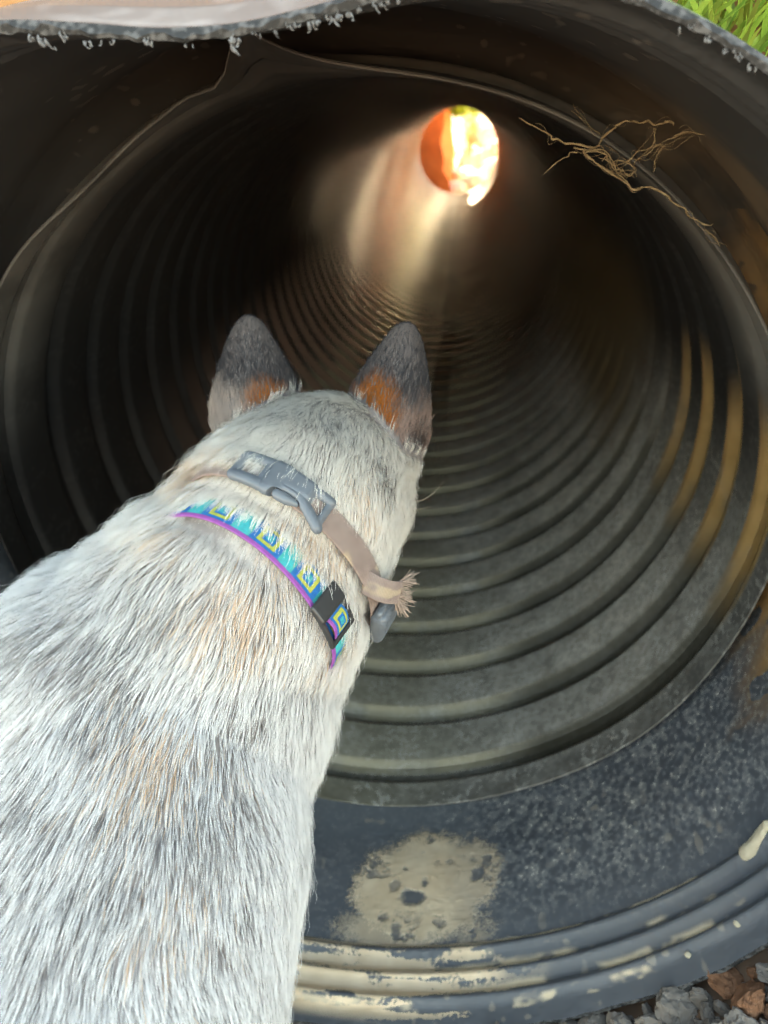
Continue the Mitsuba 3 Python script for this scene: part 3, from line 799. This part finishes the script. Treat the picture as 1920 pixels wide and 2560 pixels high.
# ---- collars: each a loop in a plane across the neck
def neck_loop(c, m, hint, off, hide, n=220):
    """points round the neck in the plane through c with normal m, lifted off the coat"""
    m = np.array(m, float); m /= np.linalg.norm(m)
    u = np.array(hint, float); u -= m * (u @ m); u /= np.linalg.norm(u)
    w = np.cross(m, u)
    a = np.linspace(0, 2 * np.pi, n, endpoint=False)
    d = np.cos(a)[:, None] * u + np.sin(a)[:, None] * w
    lo, hi = np.full(n, .02), np.full(n, .17)
    for _ in range(24):
        mid = (lo + hi) / 2
        ins = dog_sdf(c + d * mid[:, None]) < 0
        lo, hi = np.where(ins, mid, lo), np.where(ins, hi, mid)
    q = c + d * lo[:, None]
    off = off * np.clip((q[:, 0] - hide[0]) / .012, -.6, 1) * np.clip((q[:, 2] - hide[1]) / .012, -.6, 1)
    k = np.exp(-(np.arange(-14, 15) / 7.) ** 2); k /= k.sum()
    rr = np.convolve(np.concatenate([lo[-14:], lo, lo[:14]]) + np.concatenate([off[-14:], off, off[:14]]), k, 'valid')
    return np.array(c) + d * rr[:, None], d, m, a

def strap_mesh(pts, d, m, w, th, closed=True, twist=0.0):
    """webbing of width w and thickness th along pts; returns mesh and uv (arc length, 0..1 across)"""
    if closed:
        pts, d = np.vstack([pts, pts[:1]]), np.vstack([d, d[:1]])
    arc = np.concatenate([[0], np.cumsum(np.linalg.norm(np.diff(pts, axis=0), axis=1))])
    prof = [(-.5, .25), (-.46, .5), (-.2, .54), (.2, .54), (.46, .5), (.5, .25), (.5, -.25), (.46, -.5), (-.46, -.5), (-.5, -.25)]
    if m.ndim == 1:
        m = np.broadcast_to(m, pts.shape)
    t = np.gradient(pts, axis=0); t /= np.linalg.norm(t, axis=1, keepdims=True)
    V, UV = [], []
    for a, b in prof + prof[:1]:
        V.append(pts + m * (a * w) + d * (b * th))
        UV.append(np.stack([arc, np.full(len(arc), a + .5)], -1))
    V, UV = np.stack(V, 1), np.stack(UV, 1)
    f = grid_faces(len(pts), len(prof) + 1)
    v = V.reshape(-1, 3)
    if not closed:
        k = len(prof) + 1
        for row, flip in ((0, 1), (len(pts) - 1, -1)):
            c = [row * k + i for i in range(len(prof))]
            tri = np.array([[c[0], c[i], c[i + 1]] for i in range(1, len(c) - 1)])
            tri = tri[:, ::flip]
            f = np.vstack([f, np.hstack([tri, tri[:, 2:]])])
    return (v, f), UV.reshape(-1, 2)

def bend_onto(mesh, pts, d, m, s0):
    """carries a flat part (u along, v across, w out) onto a collar at arc length s0"""
    P = np.vstack([pts, pts, pts[:1]]); D = np.vstack([d, d, d[:1]])
    arc = np.concatenate([[0], np.cumsum(np.linalg.norm(np.diff(P, axis=0), axis=1))])
    v = np.array(mesh.vertices)
    v[:, :2] *= -1
    s = (v[:, 0] + s0) % arc[len(pts)]
    p = np.stack([np.interp(s, arc, P[:, i]) for i in range(3)], -1)
    q = np.stack([np.interp(s, arc, D[:, i]) for i in range(3)], -1)
    return trimesh.Trimesh(p + m * v[:, 1:2] + q * v[:, 2:3], mesh.faces, process=False)

C2, M2 = np.array([-.035, -.2718, .045]), np.array([-.363, -.917, -.165])
C1, M1 = np.array([-.020, -.2161, .075]), np.array([-.361, -.8644, -.350])
C2 = C2 - M2 * .008
HINT = (-.2, -.3, .93)
L2, D2, M2, _ = neck_loop(C2, M2, HINT, .0060, (-.102, .052))
L1, D1, M1, _ = neck_loop(C1, M1, HINT, .0065, (-.092, .03))

def arc_at(pts, q):
    arc = np.concatenate([[0], np.cumsum(np.linalg.norm(np.diff(pts, axis=0), axis=1))])
    return arc[int(np.argmin(np.linalg.norm(pts - np.array(q), axis=1)))]

W2, W1 = .0240, .0215

def pattern(p, n, uv):
    """woven squares of yellow and blue on teal, purple along the rear edge"""
    per = .039
    q = (uv.x / per - dr.floor(uv.x / per) - .5) * per
    v = (uv.y - .44) * W2
    q = q + .0004 * (noise(uv.x * 3000, uv.y * 30) - .5)
    r = dr.maximum(dr.abs(q), dr.abs(v) * 1.05)
    teal, blue, yell, deep = (.05, .34, .36), (.02, .13, .36), (.41, .42, .07), (.03, .25, .38)
    c = mix(teal, deep, S(.0024, .0028, r))
    c = mix(c, blue, S(.0030, .0034, r))
    c = mix(c, yell, S(.0048, .0052, r))
    c = mix(c, blue, S(.0078, .0082, r))
    c = mix(c, (.06, .37, .33), S(.0125, .0131, r))
    c = mix(c, (.05, .40, .47), S(.0030, .0024, dr.abs(dr.abs(q) - .0175)) * .5)
    c = mix(c, (.27, .075, .31), S(.855, .875, uv.y))
    rib = .5 + .5 * dr.sin(uv.x * 2 * math.pi / .0011)
    warp = .5 + .5 * dr.sin(uv.y * 2 * math.pi * 13)
    return c * (.72 + .30 * rib * (.6 + .4 * warp)) * (.85 + .3 * noise(uv.x * 900, uv.y * 20))

def web_bump(p, n, uv):
    return dr.sin(uv.x * 2 * math.pi / .0011) * (.5 + .5 * dr.sin(uv.y * 2 * math.pi * 13))

def tan_web(p, n, uv):
    rib = .5 + .5 * dr.sin(uv.x * 2 * math.pi / .0013 + dr.sin(uv.y * 2 * math.pi * 9))
    c = mix((.215, .155, .132), (.31, .235, .20), fbm(uv.x * 160, uv.y * 4, 0.0, 3))
    c = mix(c, (.44, .34, .22), S(.62, .75, fbm(uv.x * 60 + 5, uv.y * 2, 4.0, 3)) * .7)
    return c * (.70 + .34 * rib)

scene['woven_collar'] = {'type': 'twosided', 'bsdf': {'type': 'bumpmap', 'arbitrary': proc(web_bump, 2e-4), 'scale': .00025, 'bsdf': {'type': 'principled', 'base_color': proc(pattern), 'roughness': .7, 'specular': .3, 'sheen': .3}}}
scene['tan_webbing'] = {'type': 'twosided', 'bsdf': {'type': 'bumpmap', 'arbitrary': proc(web_bump, 2e-4), 'scale': .0003, 'bsdf': {'type': 'principled', 'base_color': proc(tan_web), 'roughness': .8, 'specular': .2, 'sheen': .3}}}
scene['grey_buckle'] = principled(proc(lambda p, n, uv: mix((.085, .096, .112), (.122, .134, .15), fbm(p.x * 120, p.y * 120, p.z * 120, 3))), .38, .5)
scene['black_slider'] = principled((.028, .027, .027), .32, .5)
scene['fray_thread'] = principled((.33, .245, .19), .8, .2)

# patterned collar
col2 = thing('patterned_collar', 'turquoise, blue and yellow woven dog collar with a purple edge and black slider', 'dog collar')
ms, uv = strap_mesh(L2, D2, M2, W2, .0022)
add('strap', ms, 'woven_collar', col2, smooth=True, uv=uv, label='woven strap of nested yellow and blue squares with a purple edge')
s2 = arc_at(L2, (.0035, -.292, .088))
fr = manifold3d.Manifold.batch_boolean([
    pill([(-.018, -.0140, .004), (-.018, .0140, .004), (-.006, -.0140, .0055), (-.006, .0140, .0055)], .0024),
    pill([(.0150, -.0140, .004), (.0150, .0140, .004)], .0024),
    pill([(-.018, -.0142, .004), (.0150, -.0142, .004)], .0023), pill([(-.018, .0142, .004), (.0150, .0142, .004)], .0023)], manifold3d.OpType.Add)
add('slider', bend_onto(to_tri(fr), L2, D2, M2, s2), 'black_slider', col2, smooth=50, label='black plastic slider on the right of the neck')
seg = np.linspace(0, 1, 14)
up2 = bend_onto(trimesh.Trimesh(np.stack([-.006 + seg * .020, seg * 0, .0032 + .0042 * np.sin(seg * np.pi)], -1), [[0, 1, 2]], process=False), L2, D2, M2, s2)
pp = np.array(up2.vertices)[::-1]
i0 = int(np.argmin(np.linalg.norm(L2 - pp[7], axis=1)))
ms, uv = strap_mesh(pp, np.broadcast_to(D2[i0], pp.shape), M2, .0195, .002, closed=False)
add('strap_loop', ms, 'woven_collar', col2, smooth=True, uv=uv + [.0085, 0])

# tan collar
col1 = thing('tan_collar', 'tan webbing dog collar with a grey side release buckle and a frayed end', 'dog collar')
ms, uv = strap_mesh(L1, D1, M1, W1, .0022)
add('strap', ms, 'tan_webbing', col1, smooth=True, uv=uv)
s1 = arc_at(L1, (-.026, -.2555, .1775))
w = .0036
plug = manifold3d.Manifold.batch_boolean([
    pill([(-.0335, -.0098, w), (-.0115, -.0098, w)], [.0047, .0050], .85), pill([(-.0335, .0102, w), (-.0115, .0102, w)], [.0038, .0045], .85),
    pill([(-.0345, -.0098, w), (-.0345, .0102, w)], .0034, .9), pill([(-.0125, -.0098, w), (-.0125, .0102, w)], .0036, .9),
    pill([(.003, -.0104, w), (.0095, -.0104, w + .0006), (.0165, -.0088, w)], [.0043, .0041, .0022], .9)], manifold3d.OpType.Add)
sock = manifold3d.Manifold.batch_boolean([
    pill([(-.0075, -.0098, w), (-.0075, .0100, w), (.0015, -.0085, w), (.0015, .0100, w)], .0056, .85),
    pill([(.001, -.0015, w), (.001, .0098, w), (.020, .001, w), (.020, .0092, w)], .0050, .9),
    pill([(.0165, -.0025, w + .0003), (.0215, -.0055, w), (.0375, -.0128, w - .001)], [.0042, .0042, .0046], .85),
    pill([(.002, -.0042, w + .0022), (.012, -.0040, w + .0022), (.018, -.0040, w + .001)], .0024),
    pill([(.020, .0092, w), (.0365, .0104, w)], .0038, .85), pill([(.0365, -.0128, w - .001), (.0365, .0104, w - .001)], .0030)], manifold3d.OpType.Add)
sock = sock - pill([(.0022, -.0125, w), (.0100, -.0122, w), (.0165, -.0098, w)], [.0064, .0058, .0036]) 
plug = plug - manifold3d.Manifold.cube([.002, .05, .05], True).translate([-.0118 + .0046, 0, 0])
add('buckle_plug', bend_onto(to_tri(plug), L1, D1, M1, s1), 'grey_buckle', col1, smooth=45, label='grey plastic buckle half with an open window')
add('buckle_socket', bend_onto(to_tri(sock), L1, D1, M1, s1), 'grey_buckle', col1, smooth=45, label='grey plastic buckle socket with a pointed clip')
# the grey pod threaded on the strap low on the right, and the frayed tail of the webbing
POD = np.array([.034, -.226, .060])
ip = int(np.argmin(np.linalg.norm(L1 - POD, axis=1)))
tan = np.gradient(L1, axis=0)[ip]; tan /= np.linalg.norm(tan)
podm = to_tri(manifold3d.Manifold.batch_boolean([
    pill([(a, b, c) for a in (-.012, .014) for b in (-.009, .009) for c in (.005, .009)], .0055),
    pill([(-.017, -.008, .006), (-.017, .008, .006), (-.010, -.008, .006), (-.010, .008, .006)], .0042)], manifold3d.OpType.Add))
add('grey_pod', bend_onto(podm, L1, D1, M1, arc_at(L1, POD)), 'grey_buckle', col1, smooth=45, label='rounded grey plastic pod on the right of the collar')

TAIL0, TAIL1 = np.array([.033, -.258, .104]), np.array([.0590, -.2420, .0850])
ts = np.linspace(0, 1, 12)[:, None]
tp = TAIL0 * (1 - ts) + TAIL1 * ts + np.array([.003, -.010, .003]) * np.sin(ts * np.pi)
outw = np.array([.45, -.75, .45]); outw /= np.linalg.norm(outw)
td = (TAIL1 - TAIL0) / np.linalg.norm(TAIL1 - TAIL0)
mm = np.cross(td, outw); mm /= np.linalg.norm(mm)
ms, uv = strap_mesh(tp, np.broadcast_to(np.cross(mm, td), tp.shape), mm, .018, .0022, closed=False)
add('strap_tail', ms, 'tan_webbing', col1, smooth=True, uv=uv, label='free end of the tan webbing')
th = []
for i in range(120):
    a = rng.uniform(-.5, .5)
    p0 = TAIL1 - td * .003 + mm * a * .017 + outw * rng.normal(0, .0006)
    dirv = td * rng.uniform(.6, 1) + mm * (a * 1.1 + rng.normal(0, .22)) + outw * rng.normal(0, .25)
    dirv /= np.linalg.norm(dirv)
    ss = np.linspace(0, 1, 6)[:, None]
    bend = rng.normal(0, 1, 3) * .0022
    th.append(tube(p0 + dirv * ss * rng.uniform(.009, .019) + bend * ss ** 2, [.00034, .00036, .00034, .00036, .00032, .00016], 4))
add('frayed_thread', join(th), 'fray_thread', col1, smooth=True, kind='stuff', label='frayed threads at the cut end')

# ---- fur
def make_hair(p, n, f, L, rad, tip, root, r, lift=.42, clump=.34, per=14):
    """strands rooted at p: V-shaped ribbons of four points; returns vertices, faces, normals and colours"""
    N = len(p)
    s = np.array([0, .34, .68, 1.0])
    lf = lift * (.7 + .6 * r.random(N))
    side = np.cross(n, f)
    w = r.normal(0, .13, N)
    base = p - n * .0008
    off = L[:, None, None] * (f[:, None] * (s[None, :, None] * (1 - .10 * s[None, :, None] * lf[:, None, None])) + n[:, None] * ((lf[:, None] * s - lf[:, None] * .66 * s ** 2))[..., None]
                              + side[:, None] * (w[:, None] * s ** 1.5)[..., None])
    pts = base[:, None] + off
    # neighbouring strands close up towards the tip
    cen = r.choice(N, max(1, N // per), replace=False)
    _, j = cKDTree(p[cen]).query(p)
    tgt = pts[cen][j]
    near = np.exp(-(np.linalg.norm(p - p[cen][j], axis=1) / .012) ** 2)
    pull = (clump * near)[:, None] * s[None] ** 1.4
    pts = pts + (tgt - pts) * pull[..., None]
    t = np.gradient(pts, axis=1); t /= np.linalg.norm(t, axis=2, keepdims=True) + 1e-12
    sd = np.cross(t, n[:, None]); sd /= np.linalg.norm(sd, axis=2, keepdims=True) + 1e-12
    up = np.cross(sd, t)
    prof = np.array([.8, 1.0, .75])
    V = np.empty((N, 10, 3)); Nn = np.empty((N, 10, 3)); C = np.empty((N, 10, 3))
    for k in range(3):
        rr = (rad * prof[k])[:, None]
        V[:, k * 3] = pts[:, k] - sd[:, k] * rr - up[:, k] * rr * .6
        V[:, k * 3 + 1] = pts[:, k] + up[:, k] * rr * .4
        V[:, k * 3 + 2] = pts[:, k] + sd[:, k] * rr - up[:, k] * rr * .6
        for q, a in ((0, -.8), (1, 0), (2, .8)):
            Nn[:, k * 3 + q] = up[:, k] * math.cos(a) + sd[:, k] * math.sin(a)
        mixv = min(1.0, (s[k] / .55)) ** 1.0
        C[:, k * 3:k * 3 + 3] = (root * (1 - mixv) + tip * mixv)[:, None]
    V[:, 9] = pts[:, 3]; Nn[:, 9] = up[:, 3]; C[:, 9] = tip
    F = []
    for k in range(2):
        a = k * 3
        F += [[a, a + 1, a + 4], [a, a + 4, a + 3], [a + 1, a + 2, a + 5], [a + 1, a + 5, a + 4]]
    F += [[6, 7, 9], [7, 8, 9]]
    F = (np.array(F)[None] + (np.arange(N) * 10)[:, None, None]).reshape(-1, 3)
    return V.reshape(-1, 3), F, Nn.reshape(-1, 3), C.reshape(-1, 3)

def add_hair(key_name, parent, parts, bsdf, **kw):
    V, F, Nn, C, o = [], [], [], [], 0
    for v, f, n, c in parts:
        V.append(v); F.append(f + o); Nn.append(n); C.append(c); o += len(v)
    V, F, Nn, C = (np.concatenate(x) for x in (V, F, Nn, C))
    k = key_for(key_name, parent)
    path = meshkit.write_ply((V, F), False, None, C, normals=Nn)
    scene[k] = {'type': 'ply', 'filename': path, 'face_normals': False, 'bsdf': {'type': 'ref', 'id': bsdf}}
    tag(k, **kw)

dog = thing('dog', 'white and grey speckled dog with pricked dark ears, seen from behind, facing the pipe', 'dog')
HAIR_BSDF = {'type': 'twosided', 'bsdf': {'type': 'principled', 'base_color': {'type': 'mesh_attribute', 'name': 'vertex_color'}, 'roughness': .45, 'specular': .35, 'sheen': .2}}
scene['dog_skin'] = HAIR_BSDF
scene['fur_strand'] = {'type': 'principledthin', 'base_color': {'type': 'mesh_attribute', 'name': 'vertex_color'}, 'roughness': .62, 'diff_trans': .85, 'spec_trans': 0.0}
body_mesh = trimesh.Trimesh(bv, bf, process=False)
cb = np.tile(np.array([.22, .19, .175]), (len(bv), 1))
_, _, al = spine_frame(bv)
eL, eR = ear_mask(bv)
cb[(eL > 0) | (eR > 0)] = [.10, .09, .09]
add('body', body_mesh, 'dog_skin', dog, smooth=True, color=cb)

def sample(weight, N, seed):
    tri = bv[bf]
    area = np.linalg.norm(np.cross(tri[:, 1] - tri[:, 0], tri[:, 2] - tri[:, 0]), axis=1) / 2
    w = area * weight(tri.mean(1))
    r = np.random.default_rng(seed)
    i = r.choice(len(bf), N, p=w / w.sum())
    a, b = r.random((2, N)); over = a + b > 1
    a[over], b[over] = 1 - a[over], 1 - b[over]
    p = tri[i, 0] + a[:, None] * (tri[i, 1] - tri[i, 0]) + b[:, None] * (tri[i, 2] - tri[i, 0])
    fn = np.cross(tri[i, 1] - tri[i, 0], tri[i, 2] - tri[i, 0])
    return p, fn / (np.linalg.norm(fn, axis=1, keepdims=True) + 1e-15), r

def coat_weight(c):
    eL, eR = ear_mask(c)
    up = np.clip((c[:, 2] + .16) / .12, .05, 1) * np.clip((c[:, 1] + .72) / .14, .08, 1)
    head = 1 + 1.3 * np.clip((c[:, 1] + .27) / .05, 0, 1)
    return np.where((eL > 0) | (eR > 0), 0, up * head)

def ear_weight(c):
    eL, eR = ear_mask(c)
    return ((eL > 0) | (eR > 0)) * 1.0

def under_band(p):
    out = np.zeros(len(p), bool)
    for c, m, w in ((C2, M2, W2), (C1, M1, W1)):
        h = (p - c) @ m
        out |= (np.abs(h) < w * .5 - .001) & (np.linalg.norm(p - c, axis=1) < .13)
    return out

N_COAT, N_EAR = 185000, 20000
p, _, r = sample(coat_weight, N_COAT, 5)
n_ = dog_normal(p)
f, along = fur_flow(p, n_)
tip, root = fur_colors(p, along, np.zeros(len(p)), np.zeros(len(p)), r)
L = np.interp(along, [0, .06, .12, .17, .21, .25, .33, .40, .9], [.005, .008, .015, .020, .024, .027, .026, .024, .026])
ruff = np.exp(-((along - .29) / .06) ** 2) * np.clip((-.075 - p[:, 0]) / .02, 0, 1)
L = L * (1 + .45 * ruff)
leg = np.clip((-.2 - p[:, 2]) / .05, 0, 1)
L = L * (1 - leg) + .012 * leg
L = L * (.65 + .6 * r.random(len(p)))
rad = np.where(r.random(len(p)) < .12, .00024, .00017) * (.8 + .5 * r.random(len(p)))
lift = .46 + .22 * np.exp(-((along - .30) / .05) ** 2)
lift = lift * np.where(r.random(len(p)) < .18, r.uniform(1.2, 1.9, len(p)), 1)
lift = np.minimum(lift * (1 + .3 * ruff), .95)
for c, m, w in ((C2, M2, W2), (C1, M1, W1)):           # pressed flat under a collar, swept over it from in front
    h = (p - c) @ m
    nk = np.linalg.norm(p - c, axis=1) < .13
    under = nk & (np.abs(h) < w * .5 + .001) & (p[:, 0] > -.10) & (p[:, 2] > .06)
    lift = np.where(under, .10 + .22 * np.clip(h / (w * .5), 0, 1), lift)
    ahead = nk & (h < -w * .5 - .001) & (h > -w * .5 - .017)
    tan_side = (w == W1) & (p[:, 0] > .002)
    lift = np.where(ahead, np.where(tan_side, .22, r.uniform(.65, 1.1, len(p))), lift)
    L = np.where(ahead, np.where(w == W1, np.where(tan_side, L * .8, np.maximum(L, .026)), L) * r.uniform(.7, 1.1, len(p)), L)
hair = [make_hair(p, n_, f, L, rad, tip, root, r, lift)]
# ears: short and flat, lying towards the tip
p, fn, r = sample(ear_weight, N_EAR, 6)
eL, eR = ear_mask(p)
flow = np.where((eL > 0)[:, None], EAR_L[1], EAR_R[1]) + .5 * np.where((eL > 0)[:, None], EAR_L[2], EAR_R[2]) * r.normal(0, .5, (len(p), 1))
flow -= fn * (flow * fn).sum(1, keepdims=True)
flow /= np.linalg.norm(flow, axis=1, keepdims=True) + 1e-9
_, _, along = spine_frame(p)
tip, root = fur_colors(p, along, eL, eR, r)
v_ = np.maximum(eL, eR)
L = np.interp(v_, [0, .25, .6, 1], [.015, .011, .007, .004]) * (.6 + .7 * r.random(len(p)))
hair.append(make_hair(p, fn, flow, L, np.full(len(p), .00017), tip, root, r, .45, .2))
add_hair('fur', dog, hair, 'fur_strand', kind='stuff', label='coarse white coat with grey and tan hairs')
# eyes, nose and whiskers at the far side of the head
scene['eye_mat'] = principled((.02, .012, .008), .08, .6)
scene['nose_mat'] = bumped({'type': 'rgb', 'value': [.02, .018, .018]}, lambda p, n, uv: noise(p.x * 900, p.y * 900, p.z * 900), .0004, rough=.4)
for sx in (-.034, .030):
    e = trimesh.creation.icosphere(subdivisions=3, radius=.011); e.apply_translation([sx, -.076, .128])
    add('eye', e, 'eye_mat', dog, smooth=True)
nz = lump((.016, .012, .011), 3, .05); nz.apply_translation([.010, .008, .074])
add('nose', nz, 'nose_mat', dog, smooth=True)
scene['whisker_mat'] = principled((.5, .42, .3), .4, .5)
for i, (b0, e0) in enumerate((((.048, -.120, .098), (.088, -.108, .118)), ((.030, -.06, .07), (.075, -.05, .06)), ((-.03, -.06, .07), (-.075, -.055, .06)))):
    b0, e0 = np.array(b0), np.array(e0)
    ss = np.linspace(0, 1, 8)[:, None]
    add('whisker', tube(b0 + (e0 - b0) * ss + np.array([.004, 0, -.006]) * np.sin(ss * 3.14), np.linspace(.0003, .0001, 8), 5), 'whisker_mat', dog, smooth=True)
